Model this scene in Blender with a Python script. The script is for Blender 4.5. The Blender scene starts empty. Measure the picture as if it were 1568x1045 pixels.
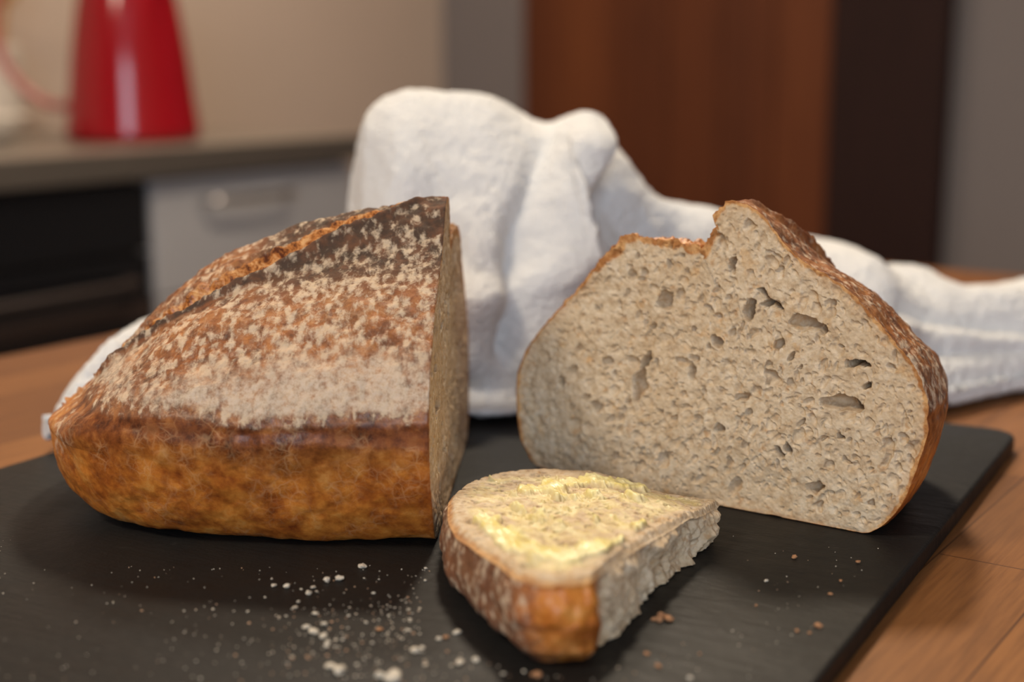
import bpy, math, random
import numpy as np
from mathutils import Vector, Matrix
random.seed(4); rng=np.random.RandomState(7)
T=0.76; B=T+0.008           # table top, board top
CAM=B+0.17
sc=bpy.context.scene
try:
    sc.view_settings.view_transform='Standard'
except Exception as e: print(e)

# ------------------------------------------------------------ numpy helpers
TAB=rng.rand(64,64,64)
def vnoise(P,scale,seed=0):
    p=np.asarray(P)*scale+seed*7.31+100.0
    i=np.floor(p).astype(int); f=p-i; f=f*f*(3-2*f); i&=63; j=(i+1)&63
    x0,y0,z0=i[...,0],i[...,1],i[...,2]; x1,y1,z1=j[...,0],j[...,1],j[...,2]
    fx,fy,fz=f[...,0],f[...,1],f[...,2]
    a=TAB[x0,y0,z0]*(1-fx)+TAB[x1,y0,z0]*fx; b=TAB[x0,y1,z0]*(1-fx)+TAB[x1,y1,z0]*fx
    c=TAB[x0,y0,z1]*(1-fx)+TAB[x1,y0,z1]*fx; d=TAB[x0,y1,z1]*(1-fx)+TAB[x1,y1,z1]*fx
    return ((a*(1-fy)+b*fy)*(1-fz)+(c*(1-fy)+d*fy)*fz)-0.5
def fbm(P,scale,oct=4,seed=0,g=0.5):
    s=0;a=1
    for o in range(oct):
        s=s+a*vnoise(P,scale*2**o,seed+o); a*=g
    return s
def ss(x,a,b):
    t=np.clip((np.asarray(x,float)-a)/(b-a),0,1); return t*t*(3-2*t)
def blur(A,k,axis,times=2):
    for _ in range(times):
        pad=[(0,0)]*A.ndim; pad[axis]=(k,k); P=np.pad(A,pad,mode='edge'); c=np.cumsum(P,axis=axis)
        z=np.zeros_like(np.take(c,[0],axis=axis)); c=np.concatenate([z,c],axis=axis); n=A.shape[axis]
        A=(np.take(c,range(2*k+1,2*k+1+n),axis=axis)-np.take(c,range(0,n),axis=axis))/(2*k+1)
    return A
def catmull(P,n,closed=False):
    P=np.asarray(P,float); N=len(P)
    out=[]; segs=N if closed else N-1
    for i in range(segs):
        if closed: p0,p1,p2,p3=P[(i-1)%N],P[i],P[(i+1)%N],P[(i+2)%N]
        else: p0,p1,p2,p3=P[max(i-1,0)],P[i],P[i+1],P[min(i+2,N-1)]
        t=np.linspace(0,1,24,endpoint=False)[:,None]
        out.append(0.5*((2*p1)+(-p0+p2)*t+(2*p0-5*p1+4*p2-p3)*t*t+(-p0+3*p1-3*p2+p3)*t**3))
    out=np.vstack(out)
    out=np.vstack([out,P[:1] if closed else P[-1:]])
    d=np.r_[0,np.cumsum(np.linalg.norm(np.diff(out,axis=0),axis=1))]
    q=np.linspace(0,d[-1],n,endpoint=not closed)
    return np.stack([np.interp(q,d,out[:,k]) for k in range(P.shape[1])],1)
def grid_mesh(name,G,closed=True,caps=None,flip=False,attrs=None,mats=(),matidx=None):
    R,M,_=G.shape; V=G.reshape(-1,3); 
    r=np.arange(R-1)[:,None]; m=np.arange(M if closed else M-1)[None,:]
    m2=(m+1)%M
    q=np.stack([r*M+m, r*M+m2,(r+1)*M+m2,(r+1)*M+m],-1).reshape(-1,4)
    nq=len(q)
    loops=q.reshape(-1); starts=np.arange(nq)*4
    tris=[]
    if caps:
        mm=np.arange(M); mm2=(mm+1)%M
        if caps[0] is not None:
            c=len(V); V=np.vstack([V,[caps[0]]]); tris.append(np.stack([np.full(M,c),mm2,mm],1)); 
        if caps[1] is not None:
            c=len(V); V=np.vstack([V,[caps[1]]]); o=(R-1)*M; tris.append(np.stack([np.full(M,c),o+mm,o+mm2],1))
    if tris:
        t=np.vstack(tris); starts=np.r_[starts,len(loops)+np.arange(len(t))*3]; 
        if flip: t=t[:,::-1]
    if flip: loops=q[:,::-1].reshape(-1)
    if tris: loops=np.r_[loops,t.reshape(-1)]
    me=bpy.data.meshes.new(name)
    me.vertices.add(len(V)); me.vertices.foreach_set('co',V.astype(np.float32).ravel())
    me.loops.add(len(loops)); me.loops.foreach_set('vertex_index',loops.astype(np.int32))
    me.polygons.add(len(starts)); me.polygons.foreach_set('loop_start',starts.astype(np.int32))
    me.update(calc_edges=True); me.validate()
    me.polygons.foreach_set('use_smooth',np.ones(len(me.polygons),bool))
    if attrs:
        for k,a in attrs.items():
            a=np.asarray(a,float).reshape(-1); 
            if len(a)<len(V): a=np.r_[a,np.full(len(V)-len(a),0)]
            if caps and caps[0] is not None: a[R*M]=a[0]
            at=me.attributes.new(k,'FLOAT','POINT'); at.data.foreach_set('value',a.astype(np.float32))
    for mt in mats: me.materials.append(mt)
    ob=bpy.data.objects.new(name,me); sc.collection.objects.link(ob)
    return ob
def normals(G,closed=True):
    if closed:
        dm=np.roll(G,-1,1)-np.roll(G,1,1)
    else: dm=np.gradient(G,axis=1)
    dr=np.gradient(G,axis=0)
    n=np.cross(dm,dr); l=np.linalg.norm(n,axis=-1,keepdims=True); return n/np.maximum(l,1e-12)

# ------------------------------------------------------------ node helpers
class N:
    def __init__(s,name):
        s.m=bpy.data.materials.new(name); s.m.use_nodes=True; s.t=s.m.node_tree; s.t.nodes.clear()
        s.out=s.t.nodes.new('ShaderNodeOutputMaterial'); s.b=s.t.nodes.new('ShaderNodeBsdfPrincipled')
        s.t.links.new(s.b.outputs[0],s.out.inputs[0])
        s.co=s.t.nodes.new('ShaderNodeTexCoord').outputs['Object']
    def set(s,sock,v):
        if isinstance(v,bpy.types.NodeSocket): s.t.links.new(v,sock)
        else:
            if hasattr(sock.default_value,'__len__') and len(sock.default_value)==4 and len(v)==3: v=(*v,1)
            sock.default_value=v
    def P(s,**k):
        for a,v in k.items(): s.set(s.b.inputs[a.replace('_',' ')],v)
        return s
    def noise(s,scale,detail=4,rough=.5,vec=None,dist=0):
        n=s.t.nodes.new('ShaderNodeTexNoise'); s.set(n.inputs['Vector'],vec or s.co)
        n.inputs['Scale'].default_value=scale;n.inputs['Detail'].default_value=detail
        n.inputs['Roughness'].default_value=rough;n.inputs['Distortion'].default_value=dist
        return n.outputs['Fac']
    def voro(s,scale,feat='F1',vec=None,out='Distance'):
        n=s.t.nodes.new('ShaderNodeTexVoronoi'); n.feature=feat; s.set(n.inputs['Vector'],vec or s.co)
        n.inputs['Scale'].default_value=scale; return n.outputs[out]
    def map(s,scale=(1,1,1),rot=(0,0,0),vec=None):
        n=s.t.nodes.new('ShaderNodeMapping'); s.set(n.inputs['Vector'],vec or s.co)
        n.inputs['Scale'].default_value=scale;n.inputs['Rotation'].default_value=rot; return n.outputs[0]
    def distort(s,scale,amt):
        n=s.t.nodes.new('ShaderNodeTexNoise'); s.set(n.inputs['Vector'],s.co); n.inputs['Scale'].default_value=scale
        v=s.t.nodes.new('ShaderNodeVectorMath'); v.operation='SCALE'; s.set(v.inputs[0],n.outputs['Color']); v.inputs['Scale'].default_value=amt
        w=s.t.nodes.new('ShaderNodeVectorMath'); s.set(w.inputs[0],v.outputs[0]); s.set(w.inputs[1],s.co); return w.outputs[0]
    def math(s,op,a,b=0,clamp=False):
        n=s.t.nodes.new('ShaderNodeMath'); n.operation=op; n.use_clamp=clamp; s.set(n.inputs[0],a); s.set(n.inputs[1],b); return n.outputs[0]
    def step(s,v,a,b,lo=0.,hi=1.):
        n=s.t.nodes.new('ShaderNodeMapRange'); n.interpolation_type='SMOOTHSTEP'; s.set(n.inputs[0],v)
        n.inputs[1].default_value=a;n.inputs[2].default_value=b;n.inputs[3].default_value=lo;n.inputs[4].default_value=hi; return n.outputs[0]
    def mix(s,f,a,b,mode='MIX'):
        n=s.t.nodes.new('ShaderNodeMix'); n.data_type='RGBA'; n.blend_type=mode; s.set(n.inputs[0],f); s.set(n.inputs[6],a); s.set(n.inputs[7],b); return n.outputs[2]
    def ramp(s,f,stops):
        n=s.t.nodes.new('ShaderNodeValToRGB'); s.set(n.inputs[0],f); e=n.color_ramp.elements
        while len(e)<len(stops): e.new(.5)
        for k,(p,c) in enumerate(stops): e[k].position=p; e[k].color=(*c,1)
        return n.outputs[0]
    def attr(s,name):
        n=s.t.nodes.new('ShaderNodeAttribute'); n.attribute_name=name; return n.outputs['Fac']
    def bump(s,h,strength,dist):
        n=s.t.nodes.new('ShaderNodeBump'); s.set(n.inputs['Height'],h); n.inputs['Strength'].default_value=strength; n.inputs['Distance'].default_value=dist
        s.t.links.new(n.outputs[0],s.b.inputs['Normal']); return s
def simple(name,col,rough=.5,metal=0,noise=0.0,ns=8,bump=0,**kw):
    n=N(name); c=col
    if noise: 
        f=n.noise(ns,5,.6); c=n.mix(f,tuple(x*(1-noise) for x in col),tuple(min(1,x*(1+noise)) for x in col))
    n.P(Base_Color=c,Roughness=rough,Metallic=metal,**kw)
    if bump: n.bump(n.noise(ns*10,4),.3,bump)
    return n.m

# ------------------------------------------------------------ bread material
def bread_material():
    n=N('bread_crust_and_crumb')
    crumb=n.attr('crumb'); fl=n.attr('flour'); dk=n.attr('dark'); og=n.attr('orange'); rim=n.attr('rim'); bt=n.attr('butter'); pore=n.attr('pore')
    notc=n.math('SUBTRACT',1.0,crumb)
    big=n.noise(45,5,.6); med=n.noise(160,5,.65); fine=n.noise(600,4,.7)
    base=n.ramp(n.math('ADD',n.math('MULTIPLY',big,.55),n.math('MULTIPLY',med,.45)),[(.36,(.19,.040,.008)),(.46,(.38,.105,.015)),(.55,(.55,.185,.028)),(.68,(.68,.33,.085))])
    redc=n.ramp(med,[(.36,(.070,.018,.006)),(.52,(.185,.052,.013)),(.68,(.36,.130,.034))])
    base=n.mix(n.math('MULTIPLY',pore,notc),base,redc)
    dv=n.distort(140,.006)
    v1=n.voro(170,'DISTANCE_TO_EDGE',dv); v2=n.voro(420,'DISTANCE_TO_EDGE',dv)
    vein=n.math('MAXIMUM',n.step(v1,.0,.09,1,0),n.math('MULTIPLY',n.step(v2,.0,.12,1,0),.55))
    vein=n.math('MULTIPLY',vein,n.step(n.noise(85,4),.42,.70))
    base=n.mix(n.math('MULTIPLY',vein,.24),base,(.72,.46,.24))
    darkc=n.mix(n.step(med,.4,.7),(.030,.010,.005),(.12,.038,.013))
    df=n.math('ADD',n.math('MULTIPLY',dk,1.25),n.math('MULTIPLY',n.math('SUBTRACT',med,.5),1.5))
    base=n.mix(n.math('MULTIPLY',n.step(df,.25,.85),n.step(dk,0,.15)),base,darkc)
    ogc=n.ramp(n.noise(260,4,.75),[(.38,(.10,.026,.008)),(.5,(.44,.160,.036)),(.63,(.66,.37,.15))])
    base=n.mix(n.step(og,.2,.7),base,ogc)
    # flour: lower fine veil, upper blistered spots
    mp=n.map((1.15,.70,.78)); sp0=n.noise(280,3,.55,mp,.4); vr=n.voro(330,'SMOOTH_F1',mp)
    sp=n.math('ADD',n.math('MULTIPLY',sp0,.75),n.math('SUBTRACT',.29,n.math('MULTIPLY',vr,.36)))
    sp2=n.noise(60,4,.55); gr=n.noise(900,3,.7)
    up=n.step(fl,.80,.48)
    fv=n.math('ADD',fl,n.math('MULTIPLY',n.math('SUBTRACT',fine,.5),1.5)); fv=n.math('ADD',fv,n.math('MULTIPLY',n.math('SUBTRACT',sp,.5),1.1)); fv=n.math('ADD',fv,n.math('MULTIPLY',n.math('SUBTRACT',sp2,.5),.7))
    fv=n.math('MULTIPLY',n.step(fv,.10,1.10),.84)
    fs=n.math('ADD',n.math('MULTIPLY',fl,.66),n.math('MULTIPLY',n.math('SUBTRACT',sp,.5),3.2)); fs=n.math('ADD',fs,n.math('MULTIPLY',n.math('SUBTRACT',gr,.5),1.1)); fs=n.math('ADD',fs,n.math('MULTIPLY',n.math('SUBTRACT',sp2,.5),1.2))
    fs=n.math('ADD',n.math('MULTIPLY',n.step(fs,.08,.85),.70),.06)
    fmn=n.t.nodes.new('ShaderNodeMix'); n.set(fmn.inputs[0],up); n.set(fmn.inputs[2],fv); n.set(fmn.inputs[3],fs)
    fm=n.math('MULTIPLY',fmn.outputs[0],n.step(fl,0.0,.15),True)
    flc=n.mix(n.step(fl,.52,.82),(.62,.42,.20),(.60,.50,.45))
    flc=n.mix(n.math('MULTIPLY',n.step(fine,.42,.65),.30),(.68,.54,.39),flc)
    crust=n.mix(fm,base,flc)
    # crumb
    c1=n.noise(280,4,.6); c2=n.noise(35,3,.5); c3=n.noise(1100,3,.6)
    cc=n.ramp(c1,[(.33,(.45,.320,.195)),(.5,(.59,.460,.310)),(.68,(.68,.56,.41))])
    cc=n.mix(n.math('MULTIPLY',n.step(c2,.4,.62),.25),cc,(.51,.345,.185))
    spk=n.math('MULTIPLY',n.step(n.noise(240,2,.5,None,.3),.62,.72),.5)
    cc=n.mix(spk,cc,(.44,.24,.10))
    spk2=n.math('MULTIPLY',n.step(n.noise(120,2,.5),.62,.72),.40)
    cc=n.mix(spk2,cc,(.58,.35,.15))
    cc=n.mix(n.math('MULTIPLY',pore,.30),cc,(.36,.24,.14))  # pore hollows painted darker, shade put into the crumb colour
    rc=n.mix(n.step(med,.4,.6),(.36,.15,.045),(.60,.34,.14))
    cc=n.mix(rim,cc,rc)
    col=n.mix(crumb,crust,cc)
    bc=n.mix(n.step(n.noise(120,4,.6),.35,.65),(.74,.61,.20),(.83,.75,.42))
    col=n.mix(n.math('MULTIPLY',bt,1.0,True),col,bc)
    r=n.mix(n.math('MAXIMUM',crumb,n.step(n.math('ADD',fm,dk),0,.4)),(.34,.34,.34),(.88,.88,.88)); r=n.mix(n.step(bt,.2,.8),r,(.30,.30,.30))
    n.P(Base_Color=col,Roughness=r)
    n.b.inputs['Specular IOR Level'].default_value=.33
    n.set(n.b.inputs['Subsurface Weight'],n.math('MULTIPLY',crumb,.20)); n.b.inputs['Subsurface Radius'].default_value=(1,.75,.5); n.b.inputs['Subsurface Scale'].default_value=.0014
    vp=n.voro(560); 
    hc=n.math('ADD',n.math('MULTIPLY',n.step(vp,.15,.65),.24),n.math('MULTIPLY',c3,.26))
    hk=n.math('ADD',n.math('MULTIPLY',med,.36),n.math('MULTIPLY',fine,.15))
    hk=n.math('ADD',hk,n.math('MULTIPLY',n.math('MULTIPLY',sp,n.step(fl,.1,.4)),1.5))
    hk=n.math('ADD',hk,n.math('MULTIPLY',fm,.12))
    h=n.mix(crumb,hk,hc); h=n.mix(bt,h,n.math('MULTIPLY',n.noise(250,3),.6))
    n.bump(h,.6,.0010)
    return n.m
BREAD=bread_material()

# ------------------------------------------------------------ loaf
SEC=[(-.061,0),(-.03,0),(-.006,.0),(.0060,.0048),(.0145,.0210),(.0199,.0453),(.0145,.0640),(.0012,.0782),(-.0143,.0921),(-.0337,.1020),(-.0445,.1130),(-.0510,.1175),
     (-.0600,.1192),(-.0655,.1155),(-.0667,.1045),(-.0725,.1000),(-.0760,.1022),(-.0898,.1038),(-.1104,.1000),(-.1241,.0851),(-.1414,.0659),(-.1555,.0447),(-.1573,.0227),(-.1535,.0085),(-.142,.001),(-.10,0)]
PORES=[ # u,v,ru,rv,ang,depth
 (-.042,.0835,.0066,.0018,-.55,.016),(-.0445,.0815,.0026,.0016,-.2,.012),(-.027,.0762,.0074,.0032,-.1,.007),(-.0215,.0750,.0028,.0026,.3,.007),(-.050,.0785,.0022,.0048,-.2,.010),(-.087,.079,.0028,.0042,-.4,.007),
 (-.098,.0440,.0026,.0090,-.12,.007),(-.0955,.0545,.0018,.0045,-.6,.008),(-.135,.040,.0018,.0024,0,.012),(-.008,.0635,.0036,.0018,.1,.014),(-.0045,.0625,.0018,.0012,.1,.010),(-.013,.0478,.0080,.0032,-.05,.008),(-.0075,.0482,.0022,.0024,.4,.012),
 (-.036,.025,.0034,.0020,-.7,.012),(-.0325,.0275,.0016,.0022,.2,.010),(-.022,.015,.0036,.0026,.6,.007),(-.062,.031,.0024,.0024,0,.006),(-.040,.054,.0044,.0024,-.3,.004),
 (-.038,.0675,.0020,.0028,0,.006),(-.075,.052,.002,.0035,.3,.006),(-.113,.052,.003,.002,.2,.004),(-.052,.045,.004,.0015,.3,.004),
 (-.118,.032,.002,.0035,.3,.005),(-.058,.096,.0018,.0028,.0,.006),(-.064,.0655,.002,.003,.2,.006),(-.102,.088,.002,.0028,.3,.004),(-.012,.036,.002,.0014,0,.006),(-.003,.056,.0016,.0016,0,.008)]
for _ in range(200):
    r=random.uniform(.0018,.0030); PORES.append((random.uniform(-.155,.018),random.uniform(.006,.112),r*random.uniform(.5,1.0),r*random.uniform(.7,1.3),random.uniform(-.8,.8),r*random.choice([.3,.45,.6,1.0])))
for _ in range(360):
    r=random.uniform(.0010,.0018); PORES.append((random.uniform(-.155,.018),random.uniform(.006,.112),r*random.uniform(.6,1.0),r*random.uniform(.9,1.6),random.uniform(-.8,.8),r*random.choice([.5,.7,1.0,1.8])))
for _ in range(1900):
    r=random.uniform(.00045,.0010); PORES.append((random.uniform(-.158,.02),random.uniform(.002,.118),r*random.uniform(.7,1.2),r*random.uniform(.8,1.6),random.uniform(-1,1),r*random.uniform(.5,1.3)))
def pore_field(U,V,pores,edge=None):
    Uf=U.ravel(); Vf=V.ravel(); o=np.argsort(Uf); Us=Uf[o]; Vs=Vf[o]; D=np.zeros(len(o))
    W=fbm(np.stack([Us,Vs,Us*0],-1),260,3,3)*.0022; W2=fbm(np.stack([Us,Vs,Us*0+1],-1),260,3,9)*.0022
    Us2=Us+W; Vs2=Vs+W2
    for (u,v,a,b,an,dep) in pores:
        R=max(a,b)+.002
        lo=np.searchsorted(Us,u-R); hi=np.searchsorted(Us,u+R)
        if hi<=lo: continue
        x=Us2[lo:hi]-u; y=Vs2[lo:hi]-v; c,s=math.cos(an),math.sin(an)
        q=((x*c+y*s)/a)**2+((-x*s+y*c)/b)**2
        k=dep*np.sqrt(np.clip(1-q,0,1))
        D[lo:hi]=np.maximum(D[lo:hi],k)
    out=np.zeros(len(o)); out[o]=D; return out.reshape(U.shape)

def loaf(name,origin,udir,qdir,L,kt_tab,R,K,M,flip,seed,kwe,dks=1.,fls=1.):
    C=catmull(SEC,M,True); uc,vc=-.068,.033; cu=-.042
    tt=np.linspace(0,1,K+1)[1:]; q=L*np.sin(tt*math.pi/2); q=np.r_[0,q]; q[-1]=L*.9995
    kw=(1-(q/L)**kwe)**.5; kb=(1-(q/L)**7)**.5
    kt=np.interp(q,[a for a,_ in kt_tab],[b for _,b in kt_tab])
    kt=np.convolve(np.pad(kt,4,mode='edge'),np.ones(9)/9,'valid'); kt[0]=1; kt[-1]=0
    U0=C[None,:,0]+0*q[:,None]; V0=C[None,:,1]+0*q[:,None]; Q=q[:,None]+0*U0
    nt=ss(Q,.01,.07); notch=np.exp(-((U0+.071)/.009)**2)*(V0>.06); V1=V0+nt*notch*.008
    pk=np.exp(-((U0+.0567)/.012)**2)*(V0>.09); V1=V1-nt*pk*.003
    U=uc+(U0-uc)*kw[:,None]; V=np.where(V1>vc,vc+(V1-vc)*kt[:,None],vc-(vc-V1)*kb[:,None])
    G=np.stack([U,Q,V],-1)
    n=normals(G)
    s=np.sign(np.sum(n*(G-np.array([uc,L*.3,vc])),axis=-1).mean()); n=n*s
    lip=-.0567+.010*ss(Q,.003,.03)+.014*ss(Q,.02,.10)
    top=(V0>.07)*1.0
    P=G+seed
    d=fbm(P,45,3,1)*.0020+fbm(P,180,3,5)*.0006
    flz=ss(V,.046,.056)
    d+=flz*(fbm(P,300,3,8)*.0010)
    d+=top*ss(Q,.0,.012)*(.0024*np.exp(-((U0-lip)/.0020)**2)-.0030*np.exp(-((U0-lip+.0050)/.0026)**2))*(1-ss(Q,.130,.140))
    band=np.exp(-((U0-lip+.006)/.005)**2)*top
    d+=band*fbm(P,330,3,12)*(.0020+.0018*ss(Q,.02,.05))
    d+=fbm(P,260,3,14)*.0040*(U0<-.062)*ss(V0,.088,.098)*(1-ss(Q,.02,.04))
    d-=.0009*np.exp(-((V-.0455-.003*vnoise(P,40,4))/.0025)**2)*(U0>-.06)
    d*= (1-ss(Q,L*.985,L))
    kn=n.copy(); kn[0,:,1]=0
    G=G+kn*d[...,None]
    G[...,2]=np.maximum(G[...,2],0.0004)
    nz=fbm(P,30,3,20); nz2=fbm(P,120,3,22)
    zb=.0495+.004*nz
    hgt=V0
    flour=.86*ss(V,zb-.003,zb+.006)*(1-.44*ss(hgt+.006*nz2,.058,.082)*(1-.85*ss(Q,.095,.135)))
    flour=flour*(1-.6*np.exp(-((U0-lip-.001)/.003)**2)*top)*(1-.38*ss(hgt,.090,.110)*(1-ss(Q,.05,.09)))
    flour=np.where(U0<lip,flour*.55,flour)
    flour=(flour+ .22*ss(Q,L*.80,L*.94)*ss(V,.012,.045))*fls
    dark=.80*ss(hgt,.088,.110)*(1-ss(Q,.035,.09))+.28*ss(hgt,.076,.10)*(1-ss(Q,.06,.11))
    dark+= .30*np.exp(-((V-.0440)/.0040)**2)*(U0>-.06)*ss(nz,-.2,.2)
    dark+= .85*np.exp(-((U0-lip-.0005)/.0018)**2)*top*(1-ss(Q,.115,.14))
    dark=np.clip(dark*dks,0,1)
    red=np.clip(ss(V,.026+.012*nz,.046+.01*nz)*(1-.25*ss(V,.052,.070))+.25*ss(nz2,.1,.4),0,1)*(1-.75*ss(Q,L*.83,L*.95))
    og=top*ss(U0,lip-.0105-.003*nz,lip-.0080)*(1-ss(U0,lip-.002,lip-.0005))*(1-ss(Q,.125,.138))
    og=np.maximum(og,(U0<-.062)*ss(V0,.088,.096)*(1-ss(Q,.02,.04))*.9*(1-.5*(dks==1)))
    flour=flour*(1-og); 
    z0=np.zeros(U.shape)
    Rr=np.linspace(0,1,R+1)[:-1]; Rr=np.maximum(Rr,.004)
    ring=G[0]; cen=np.array([cu,0,.045])
    F=cen+(ring-cen)[None]*Rr[:,None,None]
    FU=F[...,0];FV=F[...,2]
    distb=(1-Rr)[:,None]*np.linalg.norm(ring-cen,axis=1)[None]
    pf=pore_field(FU,FV,PORES)*ss(distb,.0006,.0035)
    PF=np.stack([FU,FV,FU*0],-1)
    F[...,1]+=pf+fbm(PF,60,3,30)*.0016*ss(distb,0,.004)+fbm(PF,800,2,33)*.0003
    A=np.concatenate([F,G],0)
    pad=lambda f,c: np.concatenate([np.zeros(FU.shape)+f,c],0)
    ex=ss(-C[:,0],.062,.068)*ss(C[:,1],.085,.097)
    dr=distb+fbm(PF,300,3,35)*.0014
    rimv=(1-ss(dr,.0008+.0022*ex[None],.0018+.0028*ex[None]))*1.0+.22*(1-ss(distb,.002,.006))
    rimv=np.clip(rimv,0,1)*(1-.6*(FV<.004))
    ud=np.array([udir[0],udir[1],0]); qd=np.array([qdir[0],qdir[1],0]); o=np.array([origin[0],origin[1],B])
    Wd=o+A[...,0:1]*ud+A[...,1:2]*qd+A[...,2:3]*np.array([0,0,1.])
    tf=lambda p:o+p[0]*ud+p[1]*qd+np.array([0,0,p[2]])
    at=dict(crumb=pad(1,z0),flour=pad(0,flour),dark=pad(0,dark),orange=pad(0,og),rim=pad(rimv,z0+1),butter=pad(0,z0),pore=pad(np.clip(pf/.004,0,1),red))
    return grid_mesh(name,Wd,True,(tf((cu,float(F[0,:,1].mean()),.045)),tf((uc,L,vc))),flip,at,[BREAD])
KT=[(0,1),(.03,.96),(.05,.90),(.071,.82),(.083,.76),(.105,.60),(.12,.45),(.14,.21),(.152,.08),(.159,0)]
KT2=[(0,1),(.02,.95),(.04,.86),(.06,.73),(.085,.50),(.10,.33),(.112,.14),(.118,0)]
def nrm(a,b): l=math.hypot(a,b); return (a/l,b/l)
loaf('half_bread_loaf',(-.0275,.491),nrm(-.047,-.999),nrm(-.999,.047),.159,KT,70,340,1000,True,3.3,4.2)
loaf('half_bread_loaf',(.131,.500),(.819,-.574),(.574,.819),.118,KT2,250,130,1300,False,9.1,2.0,.15,.55)

# ------------------------------------------------------------ buttered slice
def slice_():
    O=[(-.0222,.4766),(-.0205,.498),(-.0135,.520),(.004,.5325),(.0293,.5305),(.0526,.5120),(.0720,.4990),(.0745,.4925),(.060,.465),(.0453,.4366),(.0330,.410),(.0240,.3870),(.0200,.3835),(.0110,.3815),(.0025,.3860),(-.0050,.4050),(-.0130,.4230),(-.0205,.4480)]
    M=1100; C=catmull(O,M,True)
    def hz(x,y): return .0225+ .0045*ss(.44-y,-.01,.06)-.0060*ss(y,.46,.52)-.004*ss(x,.03,.075)
    x=C[:,0];y=C[:,1]
    cut=ss((x-.0235)*1.0,0,.003)*(1-ss(y,.494,.502))
    cut=np.where((y<.5)&(x>.02),cut,0)
    R=170; Rr=np.maximum(np.linspace(0,1,R+1),.004)
    cen=np.array([.022,.452])
    U=cen[0]+(x-cen[0])[None]*Rr[:,None]; V=cen[1]+(y-cen[1])[None]*Rr[:,None]
    distb=(1-Rr)[:,None]*np.hypot(x-cen[0],y-cen[1])[None]
    ps=[]
    for _ in range(1100):
        r=random.uniform(.0005,.0012); ps.append((random.uniform(-.024,.075),random.uniform(.38,.533),r*random.uniform(.8,1.4),r*random.uniform(.8,1.4),random.uniform(-1,1),r*1.0))
    for _ in range(30):
        r=random.uniform(.0014,.0024); ps.append((random.uniform(-.02,.07),random.uniform(.39,.53),r,r*random.uniform(.8,1.6),random.uniform(-1,1),r*1.1))
    pf=pore_field(U,V,ps)*ss(distb,.0008,.003)
    P=np.stack([U,V,U*0],-1)
    strokes=[([(-.0083,.446),(.0012,.413),(.0165,.401),(.0270,.409)],.0050,1.25),([(.0289,.411),(.040,.434),(.0465,.450)],.0030,.8),([(.0060,.489),(.018,.502),(.029,.510),(.0425,.505)],.0064,1.15),([(-.003,.475),(.014,.442),(.031,.449)],.0036,.50),([(.012,.470),(.030,.480),(.048,.478)],.0036,.40)]
    th=np.zeros(U.shape)
    for pl,w,a in strokes:
        for (p,q) in zip(pl[:-1],pl[1:]):
            p=np.array(p);q=np.array(q);d=q-p;t=np.clip(((U-p[0])*d[0]+(V-p[1])*d[1])/(d@d),0,1)
            dd=np.hypot(U-p[0]-t*d[0],V-p[1]-t*d[1]); th=np.maximum(th,a*np.exp(-(dd/w)**2))
    reg=ss(distb,.005,.012)*(1-ss(V,.514,.524))
    nz=fbm(P,110,4,40); st=fbm(np.stack([U*2.2+V,V*.6-U*.4,U*0],-1),160,3,44)
    t=(th*1.1+nz*.9+st*.7)*ss(distb,.002,.008)
    thick=ss(t,.36,.74); film=np.clip(reg*(.40+1.0*nz+.8*st),0,.60)
    butter=np.clip(np.maximum(thick,film),0,1)
    Z=hz(U,V)-pf*(1-thick)*.9+fbm(P,70,3,50)*.0016+thick*(.0019+.0022*st)+fbm(P,800,2,52)*.0004*(1-thick)
    Z-=.0022*(1-ss(distb,0,.0030))
    top=np.stack([U,V,Z],-1)
    S=70; tt=np.linspace(0,1,S+1)[1:]
    dx=np.roll(x,-1)-np.roll(x,1); dy=np.roll(y,-1)-np.roll(y,1); l=np.hypot(dx,dy); nx,ny=dy/l,-dx/l
    if np.sum(nx*(x-cen[0])+ny*(y-cen[1]))<0: nx,ny=-nx,-ny
    zt=Z[-1]; SZ=zt[None]*(1-tt[:,None])+.0004*tt[:,None]
    bul=.0018*np.sin(tt*math.pi)[:,None]*(1-cut)[None]-.004*ss(tt,.8,1)[:,None]*(1-cut)[None]
    SX=x[None]+0*SZ; SY=y[None]+0*SZ; PP=np.stack([SX,SY,SZ],-1)
    rough=fbm(PP,300,3,60)*.0028*cut[None]+fbm(PP,90,3,66)*(.0022+.004*cut[None])+fbm(PP,260,2,61)*.0011
    off=(bul+rough)*ss(tt,0,.12)[:,None]
    SX=SX+nx[None]*off; SY=SY+ny[None]*off
    side=np.stack([SX,SY,SZ],-1)
    bot=[]
    for k in (.85,.5,.05):
        bot.append(np.stack([cen[0]+(SX[-1]-cen[0])*k,cen[1]+(SY[-1]-cen[1])*k,np.full(M,.0004)],-1))
    bot=np.array(bot)
    A=np.concatenate([top,side,bot],0); A[...,2]+=B
    nS=S+3
    cr=np.concatenate([np.ones(U.shape),np.tile(cut,(nS,1))],0)
    rim=np.concatenate([(1-ss(distb+fbm(P,300,2,71)*.001,.0008,.0026))*(1-cut)[None]*.9,np.zeros((nS,M))],0)
    left=ss(-x,-.012,.004)
    hh=np.r_[tt,[1,1,1]][:,None]
    sidefl=(left[None]*(.36-.28*hh)+.25*(y>.49)[None])
    fl=np.concatenate([np.zeros(U.shape),sidefl*(1-cut)[None]],0)
    dk=np.concatenate([np.zeros(U.shape),(.42*left[None]*(1-hh*.3)+.42*ss(hh,.6,1.)*(x<.014)[None])*(1-cut)[None]],0)
    og=np.concatenate([np.zeros(U.shape),np.zeros((nS,M))],0)
    redd=(.9*left[None]+.45*(hh>.45))*np.ones((nS,1))*(1-cut)[None]
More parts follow.
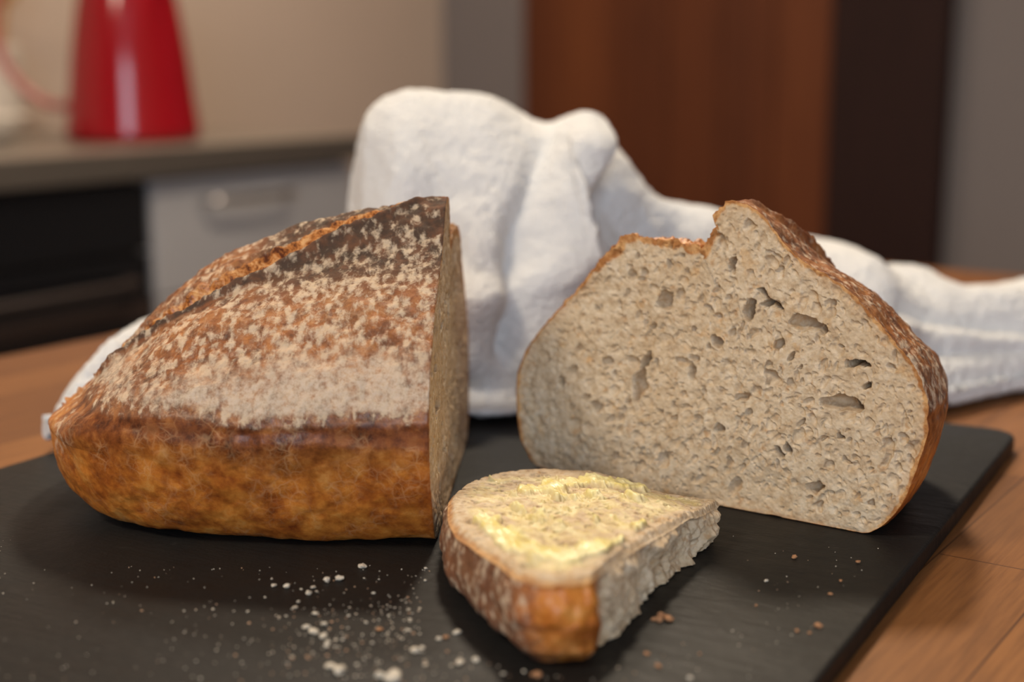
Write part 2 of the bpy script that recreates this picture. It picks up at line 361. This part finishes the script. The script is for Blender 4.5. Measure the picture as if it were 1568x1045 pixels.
    bt=np.concatenate([butter,np.zeros((nS,M))],0); po=np.concatenate([np.clip(pf/.003,0,1)*.6,np.clip(redd,0,1)],0)
    return grid_mesh('buttered_bread_slice',A,True,((cen[0],cen[1],B+float(Z[0].mean())),(cen[0],cen[1],B+.0004)),False,dict(crumb=cr,rim=rim,flour=fl,dark=dk,orange=og,butter=bt,pore=po),[BREAD])
slice_()

# ------------------------------------------------------------ crumbs
def crumbs():
    import bmesh
    bm=bmesh.new(); dl=bm.verts.layers.float.new('dark')
    def add(x,y,r,dark=0.):
        g=bmesh.ops.create_icosphere(bm,subdivisions=2 if r>.0009 else 1,radius=r)
        a=random.uniform(0,6.3); zs=random.uniform(.5,.8)
        sx=random.uniform(.8,1.5)
        for v in g['verts']:
            k=1+random.uniform(-.28,.28); c=v.co*k; c.x*=sx
            v.co=Vector((c.x*math.cos(a)-c.y*math.sin(a)+x,c.x*math.sin(a)+c.y*math.cos(a)+y,max(c.z*zs+r*zs*.85,0.00005)+B))
            v[dl]=dark
    def ok(x,y):
        if -.18<x<-.024 and y>.468: return False
        if -.028<x<.08 and y>.377 and y>.377+abs(x-.01)*.6: return False
        if x>-.02 and y>.495-(x-.131)*.7-.01: return False
        return x<.075+(y-.373)*.5
    big=[(-.0657,.446,.0008),(-.062,.452,.0011),(-.058,.4535,.0013),(-.0665,.4405,.0011),(-.0745,.4465,.0011),(-.079,.4475,.0009),(-.0605,.408,.0013),(-.063,.412,.0010),(-.058,.414,.0008),(-.057,.4045,.0010),(-.0550,.400,.0009),(-.049,.379,.0017),(-.052,.383,.0012),(-.0335,.373,.0026),(-.0375,.376,.0013),(-.0287,.394,.0015),(-.0265,.396,.0009),(-.0167,.408,.0010),(-.022,.403,.0008),(-.0250,.384,.0009),(-.015,.385,.0011),(-.0105,.387,.0010),(-.0515,.4655,.0014),(-.055,.3975,.0009),(-.069,.428,.0008),(-.062,.423,.0009),(.085,.452,.0007),(.050,.375,.0007)]
    for x,y,r in big: add(x,y,r)
    for x,y,r in [(.0943,.413,.0012),(.0395,.392,.0009),(.0870,.409,.0007),(.0905,.4075,.0006),(.099,.475,.0010),(.0420,.383,.0008),(.055,.392,.0005),(-.0405,.410,.0009),(.120,.47,.0008),(-.02,.404,.0008),(.0070,.3765,.0012),(.110,.452,.0006),(.078,.43,.0005),(.104,.44,.0007)]: add(x,y,r,.9)
    for k in range(7): add(.0465+random.uniform(-.002,.003),.4190+random.uniform(-.002,.002),random.uniform(.0008,.0016),.9)
    n=0
    while n<430:
        x,y=random.gauss(-.030,.032),random.gauss(.408,.024)
        if ok(x,y): add(x,y,random.choice([.00015,.0002,.00025,.0003,.00045])*random.uniform(.8,1.2),random.choice([0,0,.2,.7])); n+=1
    n=0
    while n<400:
        x,y=random.uniform(-.2,.24),random.uniform(.34,.50)
        if ok(x,y): add(x,y,random.uniform(.0001,.00028),random.choice([0,0,0,.6])); n+=1
    me=bpy.data.meshes.new('bread_crumbs'); bm.to_mesh(me); bm.free()
    n=N('crumb_bits'); dk=n.attr('dark'); n.P(Base_Color=n.mix(dk,(.58,.51,.41),(.36,.15,.05)),Roughness=.85); n.bump(n.noise(900,3),.6,.0006)
    me.materials.append(n.m); ob=bpy.data.objects.new('bread_crumbs',me); sc.collection.objects.link(ob)
crumbs()

# ------------------------------------------------------------ generic boxes
def link(ob,parent=None):
    sc.collection.objects.link(ob)
    if parent: ob.parent=parent
    return ob
def box(name,x0,x1,y0,y1,z0,z1,mat,parent=None,bevel=.003,seg=2):
    me=bpy.data.meshes.new(name); cx,cy,cz=(x0+x1)/2,(y0+y1)/2,(z0+z1)/2
    a,b,c=(x1-x0)/2,(y1-y0)/2,(z1-z0)/2
    v=[(sx*a,sy*b,sz*c) for sx in(-1,1) for sy in(-1,1) for sz in(-1,1)]
    f=[(0,1,3,2),(4,6,7,5),(0,4,5,1),(2,3,7,6),(0,2,6,4),(1,5,7,3)]
    me.from_pydata(v,[],f); me.materials.append(mat); ob=bpy.data.objects.new(name,me); ob.location=(cx,cy,cz); link(ob,parent)
    if bevel: m=ob.modifiers.new('b','BEVEL'); m.width=bevel; m.segments=seg
    return ob
def empty(name,loc,rot):
    e=bpy.data.objects.new(name,None); e.location=loc; e.rotation_euler=(0,0,rot); e.empty_display_size=.05; sc.collection.objects.link(e); return e
def lathe(name,prof,mat,parent=None,loc=(0,0,0),seg=72):
    P=catmull([(r,z) for r,z in prof],len(prof)*5); a=np.linspace(0,2*math.pi,seg,endpoint=False)
    G=np.stack([P[:,0:1]*np.cos(a)[None],P[:,0:1]*np.sin(a)[None],P[:,1:2]+0*a[None]],-1)
    ob=grid_mesh(name,G,True,None,False,None,[mat]); ob.location=loc
    if parent: ob.parent=parent
    return ob
def tube(name,pts,r,mat,parent=None,loc=(0,0,0),cyclic=False):
    cu=bpy.data.curves.new(name,'CURVE'); cu.dimensions='3D'; s=cu.splines.new('NURBS'); s.points.add(len(pts)-1)
    for p,q in zip(s.points,pts): p.co=(*q,1)
    s.use_cyclic_u=cyclic; s.use_endpoint_u=True; s.order_u=4; cu.bevel_depth=r; cu.bevel_resolution=6; cu.use_fill_caps=True; cu.materials.append(mat)
    ob=bpy.data.objects.new(name,cu); ob.location=loc; return link(ob,parent)

# ------------------------------------------------------------ slate board
n=N('black_slate'); f=n.noise(14,6,.65); g=n.noise(160,4,.6); st=n.noise(30,5,.7,n.map((1,5,1)))
c=n.mix(f,(.007,.007,.0075),(.018,.017,.0155)); c=n.mix(n.step(g,.62,.75,0,.25),c,(.045,.042,.04))
n.P(Base_Color=c,Roughness=n.step(f,.3,.7,.42,.60)); n.b.inputs['Specular IOR Level'].default_value=.15
n.bump(n.math('ADD',n.math('MULTIPLY',g,.6),st),.5,.0010)
import bmesh
def board():
    W=.372; Ln=.55; cr=.014; pts=[]
    for cx,cy,a0 in [(cr,cr,180),(W-cr,cr,270),(W-cr,Ln-cr,0),(cr,Ln-cr,90)]:
        for k in range(9):
            a=math.radians(a0+k*90/8); pts.append((cx+cr*math.cos(a),cy+cr*math.sin(a)))
    bm=bmesh.new(); vs=[bm.verts.new((x,y,0)) for x,y in pts]; fc=bm.faces.new(vs)
    r=bmesh.ops.extrude_face_region(bm,geom=[fc])
    for v in r['geom']:
        if isinstance(v,bmesh.types.BMVert): v.co.z=.0078
    bmesh.ops.recalc_face_normals(bm,faces=bm.faces)
    me=bpy.data.meshes.new('slate_serving_board'); bm.to_mesh(me); bm.free(); me.materials.append(n.m)
    ob=bpy.data.objects.new('slate_serving_board',me); link(ob)
    ob.matrix_world=Matrix(((-.875,-.485,0,.240),(.485,-.875,0,.652),(0,0,1,T+.0002),(0,0,0,1)))
    m=ob.modifiers.new('b','BEVEL'); m.width=.0015; m.segments=3
board()

# ------------------------------------------------------------ table
n=N('oiled_butcher_block'); 
br=n.t.nodes.new('ShaderNodeTexBrick'); n.set(br.inputs['Vector'],n.co); br.inputs['Scale'].default_value=1
br.inputs['Brick Width'].default_value=.32; br.inputs['Row Height'].default_value=.042; br.inputs['Mortar Size'].default_value=.0004
br.inputs['Color1'].default_value=(.11,.037,.011,1); br.inputs['Color2'].default_value=(.30,.125,.038,1); br.inputs['Mortar'].default_value=(.05,.016,.006,1); br.offset=.37
gr=n.noise(14,6,.65,n.map((2,38,1))); c=n.mix(n.step(gr,.35,.7,0,.5),br.outputs['Color'],(.085,.029,.009)); c=n.mix(n.step(n.noise(5,3),.4,.7,0,.3),c,(.27,.112,.035))
n.P(Base_Color=c,Roughness=.50); n.bump(gr,.12,.0006); WOOD=n.m; n.b.inputs['Specular IOR Level'].default_value=.27
th=math.atan2(.83,.56)
tb=empty('dining_table',(.0785,1.459,0),th)
tp=box('tabletop',-1.9,0,-.95,0,T-.032,T,WOOD,tb,.004,3)
for i,(lx,ly) in enumerate([(-.07,-.07),(-.07,-.88),(-1.83,-.07),(-1.83,-.88)]): box('leg_%d'%(i+1),lx-.032,lx+.032,ly-.032,ly+.032,0,T-.032,WOOD,tb)
box('apron_1',-1.8,-.1,-.085,-.06,T-.11,T-.032,WOOD,tb); box('apron_2',-1.8,-.1,-.89,-.865,T-.11,T-.032,WOOD,tb)

# ------------------------------------------------------------ towel
def towel():
    cols=[(-.213,.655,.010,-.213,.630,.001),(-.204,.660,.032,-.205,.622,.001),(-.190,.672,.045,-.190,.628,.001),(-.160,.70,.046,-.16,.664,.001),(-.13,.72,.048,-.13,.672,.001),(-.098,.745,.060,-.10,.674,.001),(-.084,.765,.082,-.085,.676,.001),
    (-.0785,.775,.130,-.079,.678,.001),(-.0725,.78,.1480,-.066,.678,.001),(-.045,.782,.1535,-.036,.670,.001),(-.0100,.782,.1530,-.012,.661,.001),(.0143,.785,.1400,.008,.670,.001),(.030,.775,.1440,.026,.695,.001),
    (.043,.768,.1465,.036,.705,.001),(.053,.775,.135,.055,.735,.001),(.066,.79,.112,.07,.740,.001),(.080,.79,.096,.085,.738,.001),(.11,.79,.089,.115,.73,.001),(.147,.79,.078,.15,.715,.001),(.190,.79,.067,.195,.697,.001),(.207,.79,.056,.215,.705,-.006),
    (.24,.795,.052,.245,.728,-.007),(.28,.80,.050,.277,.75,-.007),(.34,.83,.047,.34,.775,-.007),(.41,.88,.03,.42,.83,-.007),(.44,.89,.004,.44,.85,-.007)]
    rows=[]
    for (X,Yr,h,Xf,Yf,zb) in cols:
        D=Yr-Yf; H=h-zb
        hem=1 if -.05<X<.03 else 0
        rows.append([(Xf,Yf+.014,zb),(Xf,Yf,zb+.005),(Xf,Yf+.014*hem+.001,zb+.012),(Xf,Yf+.002+.004*hem,zb+.20*H),(Xf*.8+X*.2,Yf+.12*D,zb+.42*H),(Xf*.5+X*.5,Yf+.34*D,zb+.70*H),(Xf*.2+X*.8,Yf+.66*D,zb+.955*H),(X,Yr,h),(X,Yr+.03,zb+.93*H),(X,Yr+.055,zb+.6*H),(X,Yr+.075,zb+.2*H),(X,Yr+.09,zb+.002)])
    A=np.array(rows)
    def res(A,n):
        out=[];idx=np.linspace(0,len(A)-1,n)
        for t in idx:
            i=int(min(math.floor(t),len(A)-2)); f=t-i
            p0,p1,p2,p3=A[max(i-1,0)],A[i],A[i+1],A[min(i+2,len(A)-1)]
            out.append(0.5*((2*p1)+(-p0+p2)*f+(2*p0-5*p1+4*p2-p3)*f*f+(-p0+3*p1-3*p2+p3)*f**3))
        return np.array(out)
    G=res(A,860); G=res(G.transpose(1,0,2),360)
    G=blur(G,6,1); G=blur(G,6,0)
    n=normals(G,False); n*=np.sign((n[:90,:,1]).mean())*-1
    X,Y,Z=G[...,0],G[...,1],G[...,2]
    fr=(1-ss(Y,.775,.80)); env=ss(Z,.012,.035)
    d=np.zeros(X.shape)
    zt=Z/.15
    for xb,xt,w,a,z0,z1 in [(-.022,-.030,.010,.010,.35,.6),(-.004,.006,.007,-.012,.45,.75),(.012,.030,.009,.008,.5,.9),(-.058,-.055,.016,.005,.8,1.2)]:
        xc=xb+(xt-xb)*zt
        d+=a*np.exp(-((X-xc)/w)**2)*fr*env*(1-ss(zt,z0,z1))
    xc=np.interp(Z,[0,.06,.08,.10,.125,.15],[.044,.040,.035,.034,.042,.050])
    fd=ss(Z,.03,.06)*(1-ss(Z,.122,.148))
    d+=.019*ss(X,xc-.030,xc-.002)*(1-ss(X,xc,xc+.0040))*fd*(1-ss(Y,.77,.79))
    d+=-.013*np.exp(-((X-xc-.010)/.007)**2)*ss(Z,.05,.08)*(1-ss(Z,.125,.145))*fr
    d+=.011*np.exp(-((Z-.058-.35*(X+.01))/.011)**2)*fr*(np.abs(X+.005)<.045)*np.cos(np.clip((X+.005)/.045,-1,1)*math.pi/2)
    def sharp(s,w): return np.exp(-np.abs(s/w)**1.4)
    tail=ss(X,.075,.10)
    wob=.004*vnoise(G,22,81)
    d-=.0060*sharp(Z-(.064-.20*(X-.10)+wob),.0042)*tail*fr
    d-=.0050*sharp(Z-(.036-.10*(X-.10)+wob),.0040)*tail*fr*(X<.34)
    d+=.0040*np.exp(-((Z-(.050-.15*(X-.10)+wob))/.007)**2)*tail*fr
    for x0,z0,sl,w,a,l in [(-.030,.085,-.8,.0045,-.0025,.030),(.010,.110,2.2,.0045,-.0025,.030),(-.055,.075,1.8,.0050,-.0030,.030),(.062,.080,-1.5,.0045,-.0045,.030)]:
        s=((Z-z0)-sl*(X-x0))/math.sqrt(1+sl*sl); al=((X-x0)+sl*(Z-z0))/math.sqrt(1+sl*sl)
        d+=a*sharp(s+.003*vnoise(G,60,int(x0*1000)),w)*np.exp(-(al/l)**2)*fr - .5*a*np.exp(-((s-w*2.2)/w/1.6)**2)*np.exp(-(al/l)**2)*fr
    d+=(fbm(np.stack([X*1.6,Y,Z*.7],-1),20,1,70)*.012+fbm(G,55,2,73)*.0022)*env*(1-.5*ss(Z,.12,.15))
    d+=fbm(G,260,2,75)*.0012
    G=G+n*d[...,None]
    lim=np.where(X>.225,-.0072,.0006)
    G[...,2]=np.maximum(G[...,2],lim)+B
    nn=N('white_terry_cloth'); f=nn.noise(900,3,.7); g=nn.noise(240,3,.6); vv=nn.voro(330)
    nn.P(Base_Color=nn.mix(g,(.68,.68,.68),(.78,.78,.775)),Roughness=1.0)
    nn.b.inputs['Specular IOR Level'].default_value=.1
    nn.bump(nn.math('ADD',nn.math('ADD',f,nn.math('MULTIPLY',g,.8)),nn.math('MULTIPLY',vv,1.2)),.75,.0014)
    ob=grid_mesh('kitchen_towel',G,False,None,False,None,[nn.m])
    m=ob.modifiers.new('s','SOLIDIFY'); m.thickness=.002; m.offset=-1
towel()

# ------------------------------------------------------------ room (aligned with the counter run)
e1=(.5200,.8542); RA=math.atan2(e1[1],e1[0])
room=(-.18,3.76)
def rbox(name,x0,x1,y0,y1,z0,z1,mat,bevel=0):
    ob=box(name,x0,x1,y0,y1,z0,z1,mat,None,bevel)
    c=Vector(ob.location); R=Matrix.Rotation(RA,4,'Z'); ob.matrix_world=Matrix.Translation((room[0],room[1],0))@R@Matrix.Translation(c); return ob
def join(parts,name):
    bpy.ops.object.select_all(action='DESELECT')
    for p in parts: p.select_set(True)
    bpy.context.view_layer.objects.active=parts[0]; bpy.ops.object.join(); parts[0].name=name; return parts[0]
beige=simple('warm_plaster',(.60,.47,.37),.9,0,.06,3,.0005); grey=simple('grey_plaster',(.180,.155,.147),.9,0,.06,3,.0005)
ceilm=simple('ceiling_paint',(.75,.72,.68),.9,0,.03,3)
nf=N('floor_tiles'); bk=nf.t.nodes.new('ShaderNodeTexBrick'); nf.set(bk.inputs['Vector'],nf.co); bk.inputs['Scale'].default_value=1; bk.inputs['Brick Width'].default_value=.4; bk.inputs['Row Height'].default_value=.4; bk.offset=0
bk.inputs['Mortar Size'].default_value=.004; bk.inputs['Color1'].default_value=(.20,.15,.11,1); bk.inputs['Color2'].default_value=(.24,.18,.13,1); bk.inputs['Mortar'].default_value=(.12,.1,.08,1); nf.P(Base_Color=bk.outputs['Color'],Roughness=.5)
RX=-5.3; RY=-4.2
rbox('floor',RX-.1,.1,RY-.1,.1,-.1,0,nf.m); rbox('ceiling',RX-.1,.1,RY-.1,.1,2.5,2.6,ceilm)
rbox('wall_left',RX-.1,.1,0,.1,0,2.5,beige); rbox('wall_back',0,.1,RY,0,0,2.5,grey); rbox('wall_right',RX,0,RY-.1,RY,0,2.5,beige)
WY0,WY1=-4.0,-2.6
join([rbox('w',RX-.1,RX,RY-.1,WY0,0,2.5,beige),rbox('p',RX-.1,RX,WY1,0,0,2.5,beige),rbox('p',RX-.1,RX,WY0,WY1,0,.9,beige),rbox('p',RX-.1,RX,WY0,WY1,2.2,2.5,beige)],'wall_front')
white=simple('white_lacquer',(.62,.62,.63),.35,0,.02,5)
join([rbox('f',RX-.08,RX-.02,a,b,c,d,white) for a,b,c,d in [(WY0,WY0+.06,.9,2.2),(WY1-.06,WY1,.9,2.2),(-3.33,-3.27,.96,2.14),(WY0+.06,WY1-.06,.9,.96),(WY0+.06,WY1-.06,2.14,2.2)]],'window_1')
nd=N('stained_wood_door'); g=nd.noise(9,6,.6,nd.map((1,9,.5))); pl=nd.noise(5.2,0,.5,nd.map((0,1,0)))
c=nd.ramp(nd.math('ADD',nd.math('MULTIPLY',g,.4),nd.math('MULTIPLY',pl,.6)),[(.32,(.064,.016,.005)),(.5,(.105,.027,.007)),(.70,(.150,.042,.011))]); nd.P(Base_Color=c,Roughness=.6); nd.b.inputs['Specular IOR Level'].default_value=.25
dd=N('dark_walnut'); g=dd.noise(9,5,.6,dd.map((1,9,.5))); dd.P(Base_Color=dd.mix(g,(.012,.004,.003),(.030,.011,.008)),Roughness=.7); dd.b.inputs['Specular IOR Level'].default_value=.2
pk=[]; y=-.271
for i in range(6):
    pk.append(rbox('plank',-.045,-.004,y-.1295,y-.0008,.0,2.12,nd.m,.002)); y-=.1307
join(pk,'door_1')
join([rbox('t',-.055,-.002,-1.31,-1.058,0,2.2,dd.m,.004),rbox('t',-.055,-.002,-1.31,-.2,2.13,2.2,dd.m,.004)],'trim_1')
rbox('baseboard_back',-.015,-.001,-.268,-.02,0,.09,white,.002); rbox('baseboard_left',-1.12,-.02,-.015,-.001,0,.09,white,.002)

# ------------------------------------------------------------ kitchen counter
CT=CAM-.118
KO=(-.655,1.827,0)
kc=empty('kitchen_counter',KO,RA)
stone=simple('taupe_laminate',(.21,.175,.14),.35,0,.15,30); stoned=simple('taupe_edge',(.085,.070,.058),.45,0,.1,30)
cab=simple('cabinet_front',(.42,.41,.42),.35,0,.02,5); steel=simple('brushed_steel',(.5,.47,.44),.3,1.0)
box('countertop',-1.6,.755,-.012,.59,CT-.040,CT,stone,kc,.003); box('countertop_edge',-1.6,.757,-.016,-.0125,CT-.0395,CT-.001,stoned,kc,.001)
box('carcass_1',.265,.75,.03,.588,.1,CT-.041,cab,kc,.001); box('carcass_2',-1.6,-.36,.03,.588,.1,CT-.041,cab,kc,.001)
box('toe_kick',-1.6,.74,.06,.58,0,.0995,stoned,kc,.001)
z=CT-.048; k=0
for h in (.17,.22,.27):
    k+=1; box('drawer_%d'%k,.27,.745,.008,.0295,z-h,z,cab,kc,.002)
    tube('handle_%d'%k,[(.37,.008,z-.035),(.37,-.022,z-.035),(.38,-.024,z-.035),(.55,-.024,z-.035),(.56,-.022,z-.035),(.56,.008,z-.035)],.005,steel,kc); z-=h+.004
box('cabinet_door',-.98,-.365,.008,.0295,.11,CT-.048,cab,kc,.002)
ov=empty('built_in_oven',KO,RA); blk=simple('black_glass',(.006,.006,.007),.15); ovm=simple('dark_brown_steel',(.035,.022,.018),.45,.2)
box('oven_body',-.352,.258,.03,.58,.12,CT-.045,blk,ov,.001)
box('control_panel',-.352,.258,.006,.0295,CT-.145,CT-.047,blk,ov,.002); box('oven_door',-.352,.258,.006,.0295,CT-.60,CT-.149,blk,ov,.002)
tube('oven_handle',[(-.30,.006,CT-.185),(-.30,-.03,CT-.185),(-.29,-.032,CT-.185),(.20,-.032,CT-.185),(.21,-.03,CT-.185),(.21,.006,CT-.185)],.006,ovm,ov)
box('door_trim',-.352,.258,.002,.0055,CT-.245,CT-.215,ovm,ov,.001)

# ------------------------------------------------------------ red jug
red=N('red_enamel'); red.P(Base_Color=(.30,.003,.009),Roughness=.14)
pinkm=simple('rose_handle_plastic',(.42,.13,.11),.3)
cream=simple('cream_ceramic',(.66,.58,.48),.3,0,.03,6)
jg=empty('red_jug',(-.598,2.27,CT),math.radians(178))
lathe('body',[(.0001,.001),(.08,.001),(.100,.004),(.104,.014),(.102,.03),(.097,.07),(.090,.13),(.081,.19),(.072,.235),(.065,.262),(.060,.275),(.056,.272),(.06,.25)],red.m,jg)
lathe('lid',[(.0001,.302),(.02,.300),(.045,.288),(.058,.274),(.059,.270),(.0001,.268)],red.m,jg)
lathe('lid_knob',[(.0001,.33),(.010,.327),(.014,.318),(.009,.306),(.010,.298)],red.m,jg)
tube('handle',[(.094,0,.055),(.125,0,.050),(.165,0,.070),(.205,0,.12),(.222,0,.19),(.195,0,.25),(.13,0,.275),(.07,0,.25)],.008,pinkm,jg)
tube('spout',[(-.055,.03,.22),(-.068,.035,.245),(-.080,.04,.265),(-.090,.04,.28)],.012,red.m,jg)
bw=empty('ceramic_bowl',(-.775,2.13,CT),0)
lathe('bowl',[(.0001,.001),(.025,.001),(.028,.006),(.045,.018),(.058,.038),(.061,.044),(.058,.044),(.043,.022),(.026,.011),(.0001,.009)],cream,bw)
can=empty('utensil_crock',(-.885,2.45,CT),0)
lathe('crock',[(.0001,.001),(.05,.001),(.055,.01),(.056,.08),(.054,.14),(.056,.148),(.052,.148),(.050,.14),(.050,.02),(.0001,.015)],cream,can)
spn=simple('beech_wood',(.50,.25,.09),.5,0,.15,30)
for i,(dx,dy) in enumerate([(.03,.01),(-.03,.02),(.0,-.03)]):
    tube('spoon_%d'%(i+1),[(0,0,.02),(dx*.6,dy*.6,.12),(dx,dy,.22)],.006,spn,can); 
    o=lathe('spoon_bowl_%d'%(i+1),[(.0001,-.03),(.015,-.022),(.022,0),(.017,.022),(.0001,.032)],spn,can,(dx*1.1,dy*1.1,.245)); o.scale=(1,.35,1)

# ------------------------------------------------------------ pendant lamp & lights
def area(name,loc,target,size,power,col,sy=None):
    l=bpy.data.lights.new(name,'AREA'); l.energy=power; l.color=col; l.size=size
    if sy: l.shape='RECTANGLE'; l.size_y=sy
    else: l.shape='DISK'
    o=bpy.data.objects.new(name,l); o.location=loc; o.rotation_euler=(Vector(target)-Vector(loc)).to_track_quat('-Z','Y').to_euler(); sc.collection.objects.link(o); return o
lx,ly,lz=(.10,1.38,B+1.12)
pd=empty('pendant_lamp',(lx,ly,lz),0); shade=simple('matt_black_metal',(.03,.03,.03),.5)
lathe('shade',[(.02,.16),(.05,.15),(.10,.10),(.15,.03),(.155,.0),(.152,.0),(.147,.03),(.098,.097),(.05,.145),(.02,.155)],shade,pd)
tube('cord',[(0,0,.155),(0,0,.3),(0,0,2.5-lz-.001)],.003,shade,pd)
area('pendant_bulb',(lx,ly,lz+.03),(lx-.05,ly-.45,0),.18,16.5,(1.0,.84,.64))
R=Matrix.Rotation(RA,4,'Z'); W0=Matrix.Translation((room[0],room[1],0))@R
wp=W0@Vector((RX+.02,-3.3,1.55)); wt=W0@Vector((-2.6,-2.2,.9))
area('window_daylight',wp,wt,1.3,47,(.72,.85,1.0),1.2)
cp=W0@Vector((-1.0,-.7,2.42)); area('background_fill',cp,(cp.x,cp.y,0),.4,16.5,(1.0,.84,.68))  # unseen lamp added to brighten the kitchen background, no fixture
cp=W0@Vector((-4.0,-1.3,2.42)); area('table_fill',cp,(0,.5,.8),.5,30,(1.0,.85,.66))  # unseen warm fill aimed at the table, no fixture
wd=bpy.data.worlds.new('World'); sc.world=wd; wd.use_nodes=True; wd.node_tree.nodes['Background'].inputs[0].default_value=(.75,.85,1,1); wd.node_tree.nodes['Background'].inputs[1].default_value=.5

# ------------------------------------------------------------ camera
cd=bpy.data.cameras.new('Camera'); cd.lens=50; cd.sensor_width=36; cam=bpy.data.objects.new('Camera',cd); cam.location=(0,0,CAM)
cam.rotation_euler=(math.radians(90-11),0,0); sc.collection.objects.link(cam); sc.camera=cam
cd.dof.use_dof=True; cd.dof.focus_distance=.515; cd.dof.aperture_fstop=5.0; cd.clip_start=.01

# square the whole room with the world axes
bpy.context.view_layer.update()
RI=Matrix.Rotation(-RA,4,'Z')
for ob in [o for o in sc.objects if o.parent is None]: ob.matrix_world=RI@ob.matrix_world
